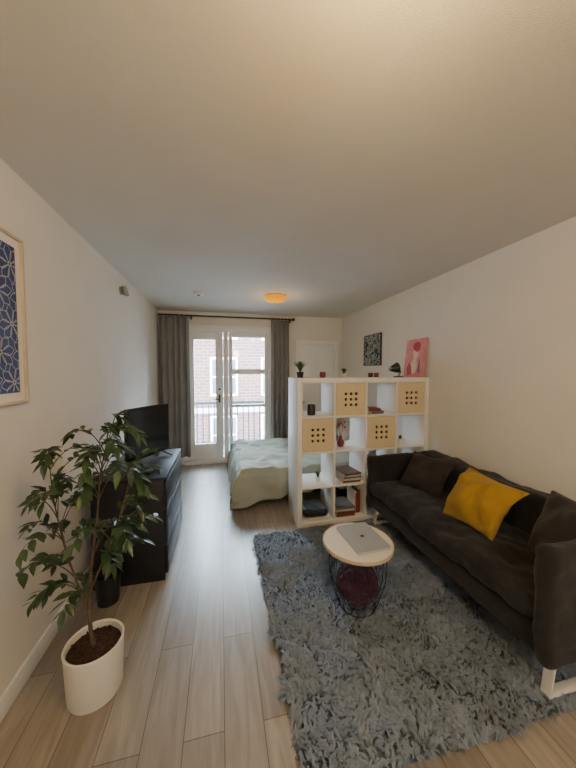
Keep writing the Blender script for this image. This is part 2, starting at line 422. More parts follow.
# ------------------------------------------------------------ ceiling fixtures
def lamp(x,y,m,label,r=.165):
    l=thing('ceiling_lamp',label,'ceiling lamp',(x,y,H))
    B().lathe([(0,0),(r*.62,0),(r*.62,-.02),(0,-.02)]).obj('base',WMETAL,l)
    B().lathe([(r*.98,-.012),(r,-.020),(r*.93,-.042),(r*.7,-.068),(r*.35,-.082),(0,-.086)],seg=40).obj('lamp_shade',m,l)
    B().lathe([(0,-.084),(.012,-.086),(.012,-.096),(0,-.10)],seg=16).obj('finial',BRASS,l)
    return l
lamp(.70,3.79,LAMPG,'round amber glass ceiling lamp, lit',.15)
lamp(.36,.45,LAMPW,'added opal ceiling lamp out of view, fill light')
lamp(.6,-1.5,LAMPW,'added opal ceiling lamp out of view, fill light')  # added lamp behind the camera, unseen, brightens the interior
sd=thing('smoke_detector','round white smoke detector on the ceiling','smoke detector',(-.26,3.8,H))
B().lathe([(0,0),(.07,0),(.07,-.018),(.055,-.035),(.025,-.04),(0,-.04)]).obj('body',WMETAL,sd)
B().lathe([(0,-.04),(.02,-.04),(.018,-.046),(0,-.046)],seg=20).obj('button',BLKPL,sd)
ws=thing('wall_spotlight','small metal spotlight mounted on the wall','wall light',(XL,3.27,2.37))
B().lathe([(0,0),(.04,0),(.04,.015),(0,.02)],mtx=Matrix.Rotation(rad(90),3,'Y')).obj('base',STEEL,ws)
b=B(); b.tube([(.01,0,0),(.04,0,0)],.008); b.obj('arm',STEEL,ws)
B().lathe([(0,.045),(.020,.045),(.026,-.045),(.022,-.045),(.018,.03),(0,.035)],(.045,0,0),20,Matrix.Rotation(rad(-12),3,'Y')).obj('lamp_shade',STEEL,ws)

# ------------------------------------------------------------ wall art
pf=thing('framed_print','navy print with pale petal outlines in oak frame','framed picture',(XL,1.44,1.40))
x=XL; y0,y1,z0,z1=1.13,1.745,1.40,2.21; t=.014
b=B()
b.b2(x,x+.022,y0,y0+t,z0,z1,.002); b.b2(x,x+.022,y1-t,y1,z0,z1,.002); b.b2(x,x+.022,y0+t,y1-t,z0,z0+t,.002); b.b2(x,x+.022,y0+t,y1-t,z1-t,z1,.002)
b.obj('frame',OAKF,pf,True)
B().b2(x,x+.008,y0+t,y1-t,z0+t,z1-t).obj('mat_board',PAPER,pf,True)
ay0,ay1,az0,az1=y0+.05,y1-.05,z0+.055,z1-.055
B().b2(x+.008,x+.010,ay0,ay1,az0,az1).obj('print',NAVY,pf,True)
b=B(); w=.0021
def arcs(b,cy,cz,R):
    for q in range(8):
        a=q*math.pi/4+.2; ca,sa=math.cos(a),math.sin(a)
        for wid in(.25,):
            for sgn in(1,-1):
                prev=None
                for i in range(15):
                    t=i/14; l=.06*R+t*R*.94; wd=sgn*wid*R*math.sin(math.pi*t**1.15)
                    c0=(cy+l*ca-wd*sa,cz+l*sa+wd*ca); o_=( -sa*w,ca*w)
                    p=((c0[0]-o_[0],c0[1]-o_[1]),(c0[0]+o_[0],c0[1]+o_[1]))
                    if prev:
                        pts=[prev[0],prev[1],p[1],p[0]]
                        if all(ay0+.003<k[0]<ay1-.003 and az0+.003<k[1]<az1-.003 for k in pts):
                            b.poly([(x+.0115,k[0],k[1]) for k in pts])
                    prev=p
for i in range(-1,6):
    for j in range(-1,9):
        arcs(b,ay1-.04-i*.165+(.0825 if j%2 else 0),az0+.05+j*.140,.090)
b.obj('petal_pattern',GOLD,pf,True)
ip=thing('ink_print','black and white abstract print on the wall','picture',(XR,3.93,1.64))
B().b2(XR-.02,XR,3.68,4.18,1.64,2.10,.003).obj('frame',BLKPL,ip,True)
B().b2(XR-.022,XR-.0199,3.69,4.17,1.65,2.09).obj('print',BWART,ip,True)

# ------------------------------------------------------------ bookcase
X0,X1,Y0,Y1=.72,2.197,2.71,3.10; T=.05; ZH=1.49; td=.02
bk=thing('bookcase','white open four by four cube shelving room divider','bookcase',((X0+X1)/2,(Y0+Y1)/2,0))
b=B(); b.b2(X0,X0+T,Y0,Y1,0,ZH,.002); b.b2(X1-T,X1,Y0,Y1,0,ZH,.002); b.b2(X0+T,X1-T,Y0,Y1,0,T,.002); b.b2(X0+T,X1-T,Y0,Y1,ZH-T,ZH,.002)
b.obj('outer_frame',WHITE,bk,True)
cw=(X1-X0-2*T-3*td)/4; chh=(ZH-2*T-3*td)/4
for i in range(1,4):
    z=T+i*chh+(i-1)*td
    B().b2(X0+T,X1-T,Y0+.003,Y1-.003,z,z+td,.001).obj('shelf_board',WHITE,bk,True)
for i in range(1,4):
    xx=X0+T+i*cw+(i-1)*td
    for j in range(4):
        z=T+j*(chh+td)
        B().b2(xx,xx+td,Y0+.003,Y1-.003,z,z+chh,.001).obj('divider',WHITE,bk,True)
cx=lambda c:X0+T+c*(cw+td)+cw/2
rz=lambda r:T+(3-r)*(chh+td)+.0005
def insert():
    r=thing('shelf_insert','birch cabinet insert with nine square holes in its door','cabinet insert',(cx(1),Y0+.19,rz(0)+.001),group='birch inserts in the bookcase')
    W=cw-.006; Hh=chh-.005
    b=B(); t=.012
    b.b2(-W/2,-W/2+t,-.17,.17,0,Hh); b.b2(W/2-t,W/2,-.17,.17,0,Hh); b.b2(-W/2+t,W/2-t,-.17,.17,0,t); b.b2(-W/2+t,W/2-t,-.17,.17,Hh-t,Hh); b.b2(-W/2+t,W/2-t,.158,.17,t,Hh-t)
    b.obj('body',BIRCH,r)
    hs=.028; gap=.028
    def cuts(L):
        c=L/2; e=[0]
        for k in(-1,0,1):
            m=c+k*(hs+gap); e+= [m-hs/2,m+hs/2]
        return e+[L]
    xs=cuts(W); zs=cuts(Hh); b=B()
    vs=[[b.bm.verts.new((-W/2+a,-.186,c)) for c in zs] for a in xs]
    for i in range(7):
        for j in range(7):
            if i%2==1 and j%2==1: continue
            b.bm.faces.new([vs[i][j],vs[i+1][j],vs[i+1][j+1],vs[i][j+1]])
    o=b.obj('door',BIRCH,r)
    for pl in o.data.polygons: pl.use_smooth=False
    md=o.modifiers.new('s','SOLIDIFY'); md.thickness=.012; md.offset=-1
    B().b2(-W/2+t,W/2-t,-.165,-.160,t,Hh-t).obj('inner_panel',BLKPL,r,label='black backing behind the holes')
    return r
ins=insert()
for c,r in((3,0),(0,1),(2,1)):
    dup(ins,(cx(c),Y0+.19,rz(r)+.001))

def small_plant(x,y,z,h,pr,pm,label,spiky=True,n=14,seed=1,pn='potted_plant'):
    random.seed(seed)
    r=thing(pn,label,'potted plant',(x,y,z))
    B().lathe([(0,0),(pr*.75,0),(pr,pr*1.6),(pr*.9,pr*1.6),(pr*.85,pr*1.35),(0,pr*1.35)],seg=24).obj('pot',pm,r)
    b=B()
    for i in range(n):
        a=random.uniform(0,6.28); l=random.uniform(.6,1)*h; s=random.uniform(.15,.7)*h
        d=Vector((math.cos(a),math.sin(a),0)); sd_=Vector((-d.y,d.x,0)); w=.008 if spiky else .014
        pts=[(Vector((0,0,pr*1.3)),w*.5),(d*s*.35+Vector((0,0,pr*1.3+l*.6)),w),(d*s+Vector((0,0,pr*1.3+l*(.9 if spiky else .75))),w*.1)]
        q=[]
        for p,ww in pts: q.append((b.bm.verts.new(p-sd_*ww),b.bm.verts.new(p+sd_*ww)))
        for a1,b1 in zip(q,q[1:]): b.bm.faces.new([a1[0],a1[1],b1[1],b1[0]])
    b.obj('foliage',GREEN,r,ang=90)
    return r
ZT=ZH
small_plant(.79,2.87,ZT,.14,.038,BLKPL,'small spiky green plant in black pot on the bookcase',seed=3,n=80)
small_plant(1.285,2.90,ZT,.09,.026,POTW,'tiny green succulent in a white pot on the bookcase',False,30,seed=5)
r=thing('candle_holder','small dark red ceramic candle holder on the bookcase','candle holder',(1.04,2.89,ZT))
B().lathe([(0,0),(.03,0),(.034,.03),(.03,.06),(.024,.06),(.024,.045),(0,.045)],seg=24).obj('cup',MAROON,r)
for i,xx in enumerate((1.60,1.67)):
    r=thing('candle','small dark red jar candle on the bookcase','candle',(xx,2.90,ZT),group='jar candles')
    B().lathe([(0,0),(.024,0),(.026,.05),(.02,.05),(.02,.04),(0,.04)],seg=24).obj('jar',MAROON if i else INK,r)
    B().tube([(0,0,.04),(0,.001,.052)],.0015,6).obj('wick',INK,r)
dl=thing('desk_lamp','small black bent-arm desk lamp on the bookcase','lamp',(1.93,2.88,ZT))
B().lathe([(0,0),(.055,0),(.055,.012),(.01,.018),(0,.018)]).obj('base',BLKPL,dl)
B().tube([(0,0,.015),(.03,0,.06),(-.02,0,.10),(-.05,0,.12)],.007,8).obj('arm',BLKPL,dl)
B().lathe([(0,.06),(.025,.058),(.035,.03),(.06,-.035),(.055,-.035),(.03,.015),(0,.03)],(-.055,-.01,.10),24,Matrix.Rotation(rad(-100),3,'Y')).obj('lamp_shade',BLKPL,dl)
pa=thing('pink_canvas','pink canvas painting of an abstract figure leaning on wall','painting',(2.138,2.91,ZT+.001))
ph,pw=.435,.335
b=B().b2(-.009,.009,-pw/2,pw/2,0,ph,.002).obj('canvas',PINK,pa)
def blob(m,name,pts,off=-.0102):
    b=B(); b.poly([(off,-p[0],p[1]) for p in pts]); b.obj(name,m,pa)
blob(CREAMI,'painted_figure',[(-.02,.03),(.04,.05),(.06,.13),(.035,.19),(.07,.25),(.05,.31),(.01,.33),(-.03,.29),(-.01,.22),(-.05,.15),(-.06,.08)],-.0100)
blob(RED,'painted_hair',[(0,.30),(.05,.28),(.09,.32),(.085,.38),(.03,.405),(-.03,.38),(-.04,.33)],-.0108)
blob(RED,'painted_dress',[(-.10,.02),(-.02,.03),(-.04,.12),(-.08,.17),(-.12,.10)],-.0106)
blob(INK,'painted_stripe',[(.08,.04),(.11,.06),(.10,.2),(.085,.19)],-.0106)
pa.rotation_euler=(0,rad(6),0)
r=thing('candle_jar','smoky black glass candle jar on a shelf','jar',(.905,2.85,rz(0)))
B().lathe([(0,0),(.042,0),(.044,.085),(.04,.095),(.038,.09),(.036,.01),(0,.01)],seg=28).obj('jar',BLKPL,r)
B().lathe([(0,.0955),(.041,.0955),(.041,.106),(0,.108)],seg=28).obj('lid',INK,r)
def book(x,y,z,w,d,h,m,label,rzz=0,group=None,upright=False,name='book'):
    r=thing(name,label,'book',(x,y,z),rzz,group)
    if upright:
        b=B(); b.b2(-w/2,-w/2+.002,-d/2,d/2,0,h); b.b2(w/2-.002,w/2,-d/2,d/2,0,h); b.b2(-w/2+.002,w/2-.002,-d/2,-d/2+.002,0,h); b.obj('cover',m,r)
        B().b2(-w/2+.002,w/2-.002,-d/2+.002,d/2-.004,.003,h-.003).obj('pages',PAPER,r)
    else:
        b=B(); b.b2(-w/2,w/2,-d/2,d/2,0,.002); b.b2(-w/2,w/2,-d/2,d/2,h-.002,h); b.b2(-w/2,w/2,-d/2,-d/2+.002,.002,h-.002); b.obj('cover',m,r)
        B().b2(-w/2+.004,w/2-.004,-d/2+.002,d/2-.004,.002,h-.002).obj('pages',PAPER,r)
    return r
BR1=mat('book_red',(0.25,0.03,0.03),.6,var=.1); BR2=mat('book_brown',(0.12,0.06,0.04),.6,var=.1); BR3=mat('book_cream',(0.55,0.48,0.38),.6,var=.1); BR4=mat('book_grey',(0.15,0.15,0.16),.6,var=.1); BR5=mat('book_orange',(0.35,0.15,0.07),.6,var=.1)
zz=rz(0)
book(1.60,2.85,zz,.15,.2,.03,BR4,'dark grey hardback lying flat on a shelf',4,'books beside the inserts')
book(1.59,2.85,zz+.0305,.13,.18,.025,BR1,'dark red hardback lying on a grey book',-6,'books beside the inserts')
vz=thing('vase_with_dried_flowers','small maroon vase holding tall dried red stems','vase',(1.24,2.87,rz(1)))
B().lathe([(0,0),(.03,0),(.04,.03),(.035,.06),(.014,.085),(.017,.105),(.012,.105),(.01,.085),(.0,.08)],seg=28).obj('vase',MAROON,vz)
b=B()
for i in range(6):
    a=i*1.05; b.tube([(0,0,.09),(.015*math.cos(a),.015*math.sin(a),.15),(.035*math.cos(a)+.015,.03*math.sin(a),.20+.012*i)],.0015,5)
    b.soft((.035*math.cos(a)+.015,.03*math.sin(a),.205+.012*i),(.012,.012,.024),.006,3,.001)
b.obj('dried_stems',RED,vz)
small_plant(1.93,2.83,rz(1),.07,.035,POTW,'small green plant in a white pot on a shelf',False,18,seed=9)
small_plant(.98,2.85,rz(2),.08,.03,POTW,'small green sprout in a white pot on a shelf',False,12,seed=12)
zz=rz(2)
for i,(m,hh,a,lb) in enumerate(((BR2,.022,2,'brown'),(BR3,.018,-3,'cream'),(BR4,.02,5,'grey'),(BR3,.014,-5,'cream'),(BR2,.016,8,'brown'))):
    book(1.31,2.87,zz,.20,.26,hh,m,lb+' paperback in a flat stack on a shelf',a,'stack of paperbacks in the bookcase'); zz+=hh+.0005
zz=rz(3)
for i,(m,hh,a,lb) in enumerate(((BR1,.028,0,'red'),(BR2,.026,3,'brown'),(BR3,.02,-3,'cream'),(BR4,.02,2,'grey'))):
    book(1.25,2.87,zz,.20,.26,hh,m,lb+' hardback in a flat stack on the bottom shelf',a,'stack of hardbacks on the bottom shelf'); zz+=hh+.0005
xx=1.37
for i,(m,w_,h,lb) in enumerate(((BR3,.02,.24,'cream'),(BR1,.026,.22,'red'),(BR2,.022,.25,'brown'))):
    book(xx,2.87,rz(3),w_,.17,h,m,lb+' hardback standing upright on the bottom shelf',0,'upright books on the bottom shelf',True); xx+=w_+.002
bs=thing('folded_bag','flat black fabric bag lying on the bottom shelf','bag',(.935,2.89,rz(3)+.006))
B().soft((0,0,.045),(.27,.27,.08),.035,20,.005,9).obj('body',BLKPL,bs)
B().tube([(-.06,-.13,.06),(-.05,-.15,.085),(.05,-.15,.085),(.06,-.13,.06)],.007,8).obj('handle',INK,bs)

# ------------------------------------------------------------ bed
BT=.42
bd=thing('bed','low double bed with white mattress behind the bookcase','bed',(1.16,4.0,0))
b=B(); b.b2(.22,2.17,3.30,4.78,.09,.17,.01); b.obj('bed_frame',BLACK,bd,True)
for px,py in((.28,3.36),(.28,4.70),(2.1,3.36),(2.1,4.70)): B().b2(px-.03,px+.03,py-.03,py+.03,0,.09).obj('leg',BLACK,bd,True)
B().soft((1.19,4.04,.27),(1.97,1.50,.20),.04,12,.0).obj('mattress',SHEET,bd,True)
dv=B(); nx,ny=120,120; g=[]; drop=.36; YE=4.80
def prof2(s,e0,e1):
    if s<0: return e0,-s
    if s>e1-e0: return e1,s-(e1-e0)
    return e0+s,0
us=[-drop+ (1.85-.2+drop)*i/nx for i in range(nx+1)]
vs_=[-drop+ (YE-3.28+2*drop)*j/ny for j in range(ny+1)]
for i,u in enumerate(us):
    row=[]
    for j,v in enumerate(vs_):
        X,dx=prof2(u,.20,99); Y,dy=prof2(v,3.28,YE)
        dd=min(drop,math.hypot(dx,dy)) if (dx and dy) else dx+dy
        rise=0
        if dy>0 and v<0: rise=.30*min(1,max(0,(X-.25)/.6))
        hem=1-.30*max(0,noise.noise(Vector((u*2.5,v*2.5,1))))-rise
        z=BT-dd*1.0*hem
        nx_=-1 if dx>0 else 0; ny_=0 if dy==0 else (-1 if v<0 else 1)
        out=.02+.03*min(1,dd/.15)
        fold=.040*math.sin((X*15 if dy>0 else Y*16)+3*noise.noise(Vector((X*2,Y*2,0))))*min(1,dd/.25)
        sy_=.35 if v>0 else 1
        X+=nx_*(out*min(1,dd/.04)+fold+.06*dd); Y+=ny_*sy_*(out*min(1,dd/.04)+fold+.05*dd)
        if ny_==-1: Y=max(Y,3.155)
        if dd==0:
            ed=min(u,v,(YE-3.28)-v)
            rg_=1-abs(noise.noise(Vector((X*3.2+Y*1.5,Y*4-X,5))))*3.6
            z+= -.02*math.exp(-ed/.03)+.018*noise.noise(Vector((X*3,Y*3,2)))+.010*noise.noise(Vector((X*8,Y*8,2)))+.030*max(0,rg_)
        else: z-=.02
        row.append(dv.bm.verts.new((X,Y,max(z,.025))))
    g.append(row)
for i in range(nx):
    for j in range(ny): dv.bm.faces.new([g[i][j],g[i+1][j],g[i+1][j+1],g[i][j+1]])
duv=thing('duvet','rumpled sage green duvet draped over the bed','duvet',(1.0,3.95,.05))
o=dv.obj('cover',DUVET,duv,True,ang=80); md=o.modifiers.new('s','SOLIDIFY'); md.thickness=.015
for yy in(3.65,4.35):
    p=thing('bed_pillow','white bed pillow at the head of the bed','pillow',(1.98,yy,.42),group='bed pillows')
    B().pillow(.62,.40,.15,mtx=Matrix.Translation((0,0,.16))@Matrix.Rotation(rad(90),4,'Z')@Matrix.Rotation(rad(60),4,'X')).obj('pillowcase',SHEET,p)

# ------------------------------------------------------------ dresser + TV
dx0,dx1,dy0,dy1,dh=-.90,-.40,2.25,3.06,.78
dr=thing('dresser','black three drawer dresser against the wall','dresser',((dx0+dx1)/2,(dy0+dy1)/2,0))
b=B(); b.b2(dx0,dx1-.022,dy0,dy0+.02,0,dh-.022,.001); b.b2(dx0,dx1-.022,dy1-.02,dy1,0,dh-.022,.001); b.b2(dx0,dx0+.01,dy0+.02,dy1-.02,0,dh-.022); b.b2(dx0+.01,dx1-.04,dy0+.02,dy1-.02,.05,.07); b.b2(dx1-.06,dx1-.045,dy0+.02,dy1-.02,0,.06)
b.obj('body',BLACK,dr,True)
B().b2(dx0,dx1,dy0-.002,dy1+.002,dh-.022,dh,.002).obj('dresser_top',BLACK,dr,True)
for i in range(3):
    z0=.05+i*.236; b=B(); b.b2(dx1-.02,dx1-.0,dy0+.004,dy1-.004,z0,z0+.216,.005); b.b2(dx1-.4,dx1-.02,dy0+.03,dy1-.03,z0+.03,z0+.19)
    b.obj('drawer',BLACK,dr,True)
tv=thing('television','flat black television on two feet atop the dresser','television',(-.615,2.71,dh+.001),61)
W,HH=.50,.425
B().b2(-W/2,W/2,-.008,.018,.04,.04+HH+.01,.004).b2(-W/2+.08,W/2-.08,.018,.05,.09,.34,.01).obj('housing',BLKPL,tv)
B().b2(-W/2+.010,W/2-.010,-.0095,-.0078,.057,.04+HH).obj('screen',SCREEN,tv)
for s in(-1,1):
    B().tube([(s*.17,-.10,.006),(s*.15,0,.047),(s*.17,.10,.006)],.006,8).obj('foot',BLKPL,tv)
rc=thing('remote_control','black television remote lying on the dresser','remote control',(-.52,2.40,dh+.001),70)
B().b2(-.08,.08,-.02,.02,0,.016,.005).obj('body',BLKPL,rc)
b=B()
for i in range(5):
    for j in(-1,0,1): b.b2(-.06+i*.02,-.052+i*.02,j*.011-.003,j*.011+.003,.0155,.018)
b.obj('buttons',BR4,rc)
bn=thing('waste_bin','small black round waste bin on the floor','waste bin',(-.76,2.13,0))
B().lathe([(0,0),(.065,0),(.08,.19),(.084,.20),(.077,.20),(.063,.01),(0,.01)],seg=32).obj('bin',BLKPL,bn)

# ------------------------------------------------------------ potted ficus
PX,PY=-.615,1.535
fc=thing('potted_ficus','leafy weeping fig in a white ceramic pot on floor','potted plant',(PX,PY,0))
B().lathe([(0,.010),(.104,.010),(.104,0),(.112,0),(.117,.010),(.126,.235),(.128,.245),(.124,.249),(.117,.245),(.115,.21),(0,.207)],seg=48).obj('pot',POTW,fc)
b=B(); random.seed(2)
b.lathe([(0,.228),(.05,.229),(.09,.224),(.1145,.214)],seg=40)
for i in range(150):
    a=random.uniform(0,6.28); r=.105*math.sqrt(random.random()); s=random.uniform(.006,.013)
    b.soft((r*math.cos(a),r*math.sin(a),.227),(s,s,s),s*.3,1,0,rot=(random.uniform(0,90),random.uniform(0,90),0))
b.obj('soil',SOIL,fc)
random.seed(46)
V=Vector
def bez(p0,p1,p2,p3,n):
    o=[]
    for i in range(n+1):
        t=i/n; o.append(p0*(1-t)**3+3*p1*t*(1-t)**2+3*p2*t*t*(1-t)+p3*t**3)
    return o
stems=B(); lv=B()
def ok(p,m=0.0):
    wx,wy=PX+p.x,PY+p.y
    return wx>-.96+m and wx/wy>-.60 and wx/wy<-.185 and wy<2.12 and p.z>.33
def leaf(p,d,L,W):
    d=d.normalized(); side=d.cross(V((0,0,1)))
    side=side.normalized() if side.length>.05 else V((1,0,0))
    side=(side+V((0,0,random.uniform(-.7,.7)))).normalized()
    up=side.cross(d).normalized()
    if up.z<0: up=-up
    prof=[(0,0),(.16,.62),(.38,1),(.62,.82),(.84,.36),(1,0)]
    droop=random.uniform(.05,.28)
    if not ok(p+d*L): return
    mid=[];ls=[];rs=[]
    for t,w in prof:
        c=p+d*L*t-V((0,0,1))*droop*L*t*t
        mid.append(lv.bm.verts.new(c))
        if 0<w: ls.append(lv.bm.verts.new(c+side*W/2*w+up*W*.14*w)); rs.append(lv.bm.verts.new(c-side*W/2*w+up*W*.14*w))
        else: ls.append(None); rs.append(None)
    for i in range(5):
        for q in(ls,rs):
            f=[mid[i],mid[i+1]]+[v for v in(q[i+1],q[i]) if v is not None]
            if q is rs: f=f[::-1]
            lv.bm.faces.new(f)
trunk=bez(V((.0,0,.21)),V((-.035,.0,.36)),V((-.02,.02,.55)),V((.02,.02,.85)),20)
tr2=bez(trunk[7],trunk[7]+V((-.03,0,.1)),V((-.16,.03,.75)),V((-.20,.08,1.08)),16)
tr3=bez(trunk[10],trunk[10]+V((.03,-.0,.1)),V((.13,-.03,.8)),V((.17,0,1.02)),16)
tr4=bez(trunk[-1],trunk[-1]+V((.01,0,.1)),V((.03,.03,1.1)),V((.09,.03,1.27)),14)
TR=[trunk,tr2,tr3,tr4]
for tp,r0,r1 in((trunk,.010,.006),(tr2,.006,.002),(tr3,.006,.002),(tr4,.006,.002)):
    stems.tube(tp,[r0+(r1-r0)*i/(len(tp)-1) for i in range(len(tp))],7)
allp=[p for tp in TR for p in tp if p.z>.42]
nb_=0; tries=0; ends=[]
while nb_<56 and tries<3500:
    tries+=1
    a=random.uniform(0,6.28); el=random.uniform(-1,1); rr=random.uniform(.66,1)
    e=V((.33*rr*math.cos(a)*math.sqrt(1-el*el),.30*rr*math.sin(a)*math.sqrt(1-el*el)+.03,.88+.44*rr*el))
    e.x+=.07*el
    if not ok(e,.01): continue
    if any((e-q).length<.085 for q in ends): continue
    cand=[p for p in allp if p.z<e.z+.02] or allp
    p=min(cand,key=lambda q:(q-e).length+abs((e.z-q.z)-.10)*.6)
    L=(e-p).length
    if L<.05 or L>.48: continue
    ends.append(e)
    d=(e-p); d.z=0
    pts=bez(p,p+d*.25+V((0,0,.06+.14*L)),p+(e-p)*.7+V((0,0,.09)),e,11)
    stems.tube(pts,[.0028*(1-.7*k/11) for k in range(12)],5)
    for k in range(4,12):
        for s in((1,-1) if random.random()<.38 else ((1,) if k%2 else (-1,))):
            dirn=(pts[min(k+1,11)]-pts[k-1]).normalized()
            sd_=dirn.cross(V((0,0,1)))
            sd_=(sd_.normalized() if sd_.length>.1 else V((1,0,0)))*s
            q=dirn*.75+sd_*.75+V((0,0,random.uniform(-.35,.35)))
            Lf=random.uniform(.050,.076)
            leaf(pts[k],q,Lf,Lf*.44)
    leaf(pts[-1],(pts[-1]-pts[-2]),.07,.030)
    nb_+=1
stems.obj('stems',BARK,fc,ang=80)
lv.obj('foliage',LEAF,fc,ang=100,recalc=False)

# ------------------------------------------------------------ sofa
sx0,sx1,sy0,sy1=1.42,2.17,.95,2.63
sf=thing('sofa','dark charcoal two seat sofa with loose fabric cover','sofa',((sx0+sx1)/2,(sy0+sy1)/2,.03))
cxs=(sx0+sx1)/2; ym=(sy0+sy1)/2; AT=.08
B().soft((cxs+.015,ym,.275),(sx1-sx0-.03,sy1-sy0-.06,.16),.03,26,.004,6).obj('seat_base',SOFA,sf,True)
B().soft(((sx0+sx1-.16)/2,ym,.405),(sx1-sx0-.16,sy1-sy0-2*AT+.01,.13),.05,60,.017,6,pz=.02,seed=1).obj('seat_cushion',SOFA,sf,True)
B().soft((sx1-.10,ym,.47),(.20,sy1-sy0-.06,.54),.06,50,.014,6,seed=2).obj('backrest',SOFA,sf,True)
B().soft((cxs-.005,sy0+AT/2,.475),(sx1-sx0,AT,.57),.034,44,.008,7,seed=3).obj('armrest',SOFA,sf,True)
B().soft((cxs-.005,sy1-AT/2,.455),(sx1-sx0,AT,.52),.034,44,.008,7,seed=4).obj('armrest',SOFA,sf,True)
for yc in(sy0+.045,sy1-.06):
    b=B()
    b.box((sx0+.073,yc,.130),(.012,.045,.175),.003,rot=(0,8,0)); b.b2(sx0+.055,sx1-.10,yc-.0225,yc+.0225,.034,.047,.003); b.box((sx1-.112,yc,.130),(.012,.045,.175),.003,rot=(0,-8,0))
    b.obj('sled_leg',WMETAL,sf,True,label='flat white painted metal sled leg')
def cushion(x,y,z,w,h,t,yaw,lean,roll,m,label,seed,pinch=.14,slouch=0,amp=.012):
    r=thing('cushion',label,'cushion',(x,y,z))
    M=Matrix.Rotation(rad(yaw),4,'Z')@Matrix.Rotation(rad(lean),4,'X')@Matrix.Rotation(rad(roll),4,'Y')
    o=B().pillow(w,h,t,seed=seed,mtx=M,pinch=pinch,amp=amp,slouch=slouch); o=o.obj('cover',m,r,ang=80)
    mz=min(v.co.z for v in o.data.vertices)
    for v in o.data.vertices: v.co.z-=mz
    return r
cushion(1.82,2.26,.485,.42,.36,.13,-68,-38,3,BROWN,'dark brown velvet cushion in the sofa corner',1)
cushion(1.755,1.64,.470,.42,.43,.14,-80,-44,4,MUST,'mustard yellow cotton cushion leaning on sofa back',2,.12,slouch=.9,amp=.034)
cushion(1.81,1.15,.485,.42,.40,.13,-112,-22,-5,BROWN,'dark brown cushion leaning in the sofa corner',3,.08)

# ------------------------------------------------------------ rug
rg=thing('shag_rug','fluffy blue grey shag rug under the coffee table','rug',(1.0,1.8,0))
rx0,rx1,ry0,ry1=.27,1.80,.92,2.66
def edge(x,y):
    return 0.020*noise.noise(Vector((x*4,y*4,0)))+.014*noise.noise(Vector((x*15,y*15,3)))
b=B(); n=60; g=[]
for i in range(n+1):
    row=[]
    for j in range(n+1):
        x=rx0+.025+(rx1-rx0-.05)*i/n; y=ry0+.025+(ry1-ry0-.05)*j/n
        e=min(i,j,n-i,n-j)
        row.append(b.bm.verts.new((x,y,.002 if e==0 else .015)))
    g.append(row)
for i in range(n):
    for j in range(n): b.bm.faces.new([g[i][j],g[i+1][j],g[i+1][j+1],g[i][j+1]])
b.obj('backing',RUGB,rg,True)
verts=[];faces=[]
random.seed(5)
ox,oy=1.0,1.8
NL=14500
for k in range(NL):
    x=random.uniform(rx0,rx1); y=random.uniform(ry0,ry1)
    if x<rx0+.015+edge(x,y) or x>rx1-.015 or y<ry0+.015+edge(x,y) or y>ry1-.015+edge(x,y): continue
    f1=noise.noise(Vector((x*5,y*5,0))); f2=noise.noise(Vector((x*5,y*5,7.7)))
    a=math.atan2(f2,f1)+random.uniform(-1.0,1.0); m=random.uniform(.45,1.0)
    cl=.95+.40*noise.noise(Vector((x*13,y*13,3)))
    L=random.uniform(.052,.078); hgt=cl*random.uniform(.75,1.05)
    dx=math.cos(a)*m; dy=math.sin(a)*m
    for q in range(12):
        bx=x-ox+random.gauss(0,.006); by=y-oy+random.gauss(0,.006)
        w=.0016; wa=a+math.pi/2+random.uniform(-.6,.6); sx=math.cos(wa)*w; sy=math.sin(wa)*w
        l=L*random.uniform(.8,1.1); jx=random.gauss(0,.003); jy=random.gauss(0,.003)
        tipx=x-ox+dx*l*.80+jx; tipy=y-oy+dy*l*.80+jy
        mxx=bx*.5+(x-ox)*.5+dx*l*.30; myy=by*.5+(y-oy)*.5+dy*l*.30
        h1=.012+l*.46*hgt; h2=.010+l*.46*hgt*(1.15-.5*m)
        i0=len(verts)
        verts+= [(bx-sx,by-sy,.008),(bx+sx,by+sy,.008),(mxx+sx,myy+sy,h1),(mxx-sx,myy-sy,h1),(tipx+sx*.5,tipy+sy*.5,h2),(tipx-sx*.5,tipy-sy*.5,h2)]
        faces+= [(i0,i0+1,i0+2,i0+3),(i0+3,i0+2,i0+4,i0+5)]
me=bpy.data.meshes.new('pile'); me.from_pydata(verts,[],faces); me.materials.append(PILE)
me.polygons.foreach_set('use_smooth',[True]*len(faces))
po=bpy.data.objects.new('pile',me); COL.objects.link(po); po.parent=rg; po['kind']='stuff'

# ------------------------------------------------------------ coffee table
tx,ty,tz=.855,1.69,.034
ct=thing('coffee_table','round cream coffee table with black wire basket base','coffee table',(tx,ty,tz))
HT=.42; R=.222
B().lathe([(0,HT-.012),(R-.003,HT-.012),(R-.003,HT),(R-.004,HT+.004),(0,HT+.004)],seg=72).obj('table_top',TTOP,ct)
B().lathe([(R-.0025,HT-.014),(R+.002,HT-.014),(R+.003,HT-.006),(R+.003,HT+.004),(R+.001,HT+.006),(R-.0025,HT+.006),(R-.0025,HT-.014)],seg=72).obj('rim',TRIMW,ct,label='pale wooden rim')
def br(t):
    return .115+.062*math.sin(t*math.pi*.78)+.012*t
BH=HT-.024
b=B()
for t,th in((0,.0035),(.5,.0018),(1,.0035)): b.ring((0,0,.006+t*BH),br(t),th)
b.ring((0,0,.006),.06,.0025)
for s in(-1,1):
    for i in range(16):
        a0=2*math.pi*i/16
        b.tube([(br(t)*math.cos(a0+s*.7*t),br(t)*math.sin(a0+s*.7*t),.006+t*BH) for t in[k/12 for k in range(13)]],.0014,5)
for i in range(8):
    a=2*math.pi*i/8; b.tube([(0,0,.006),(.113*math.cos(a),.113*math.sin(a),.006)],.0018,5)
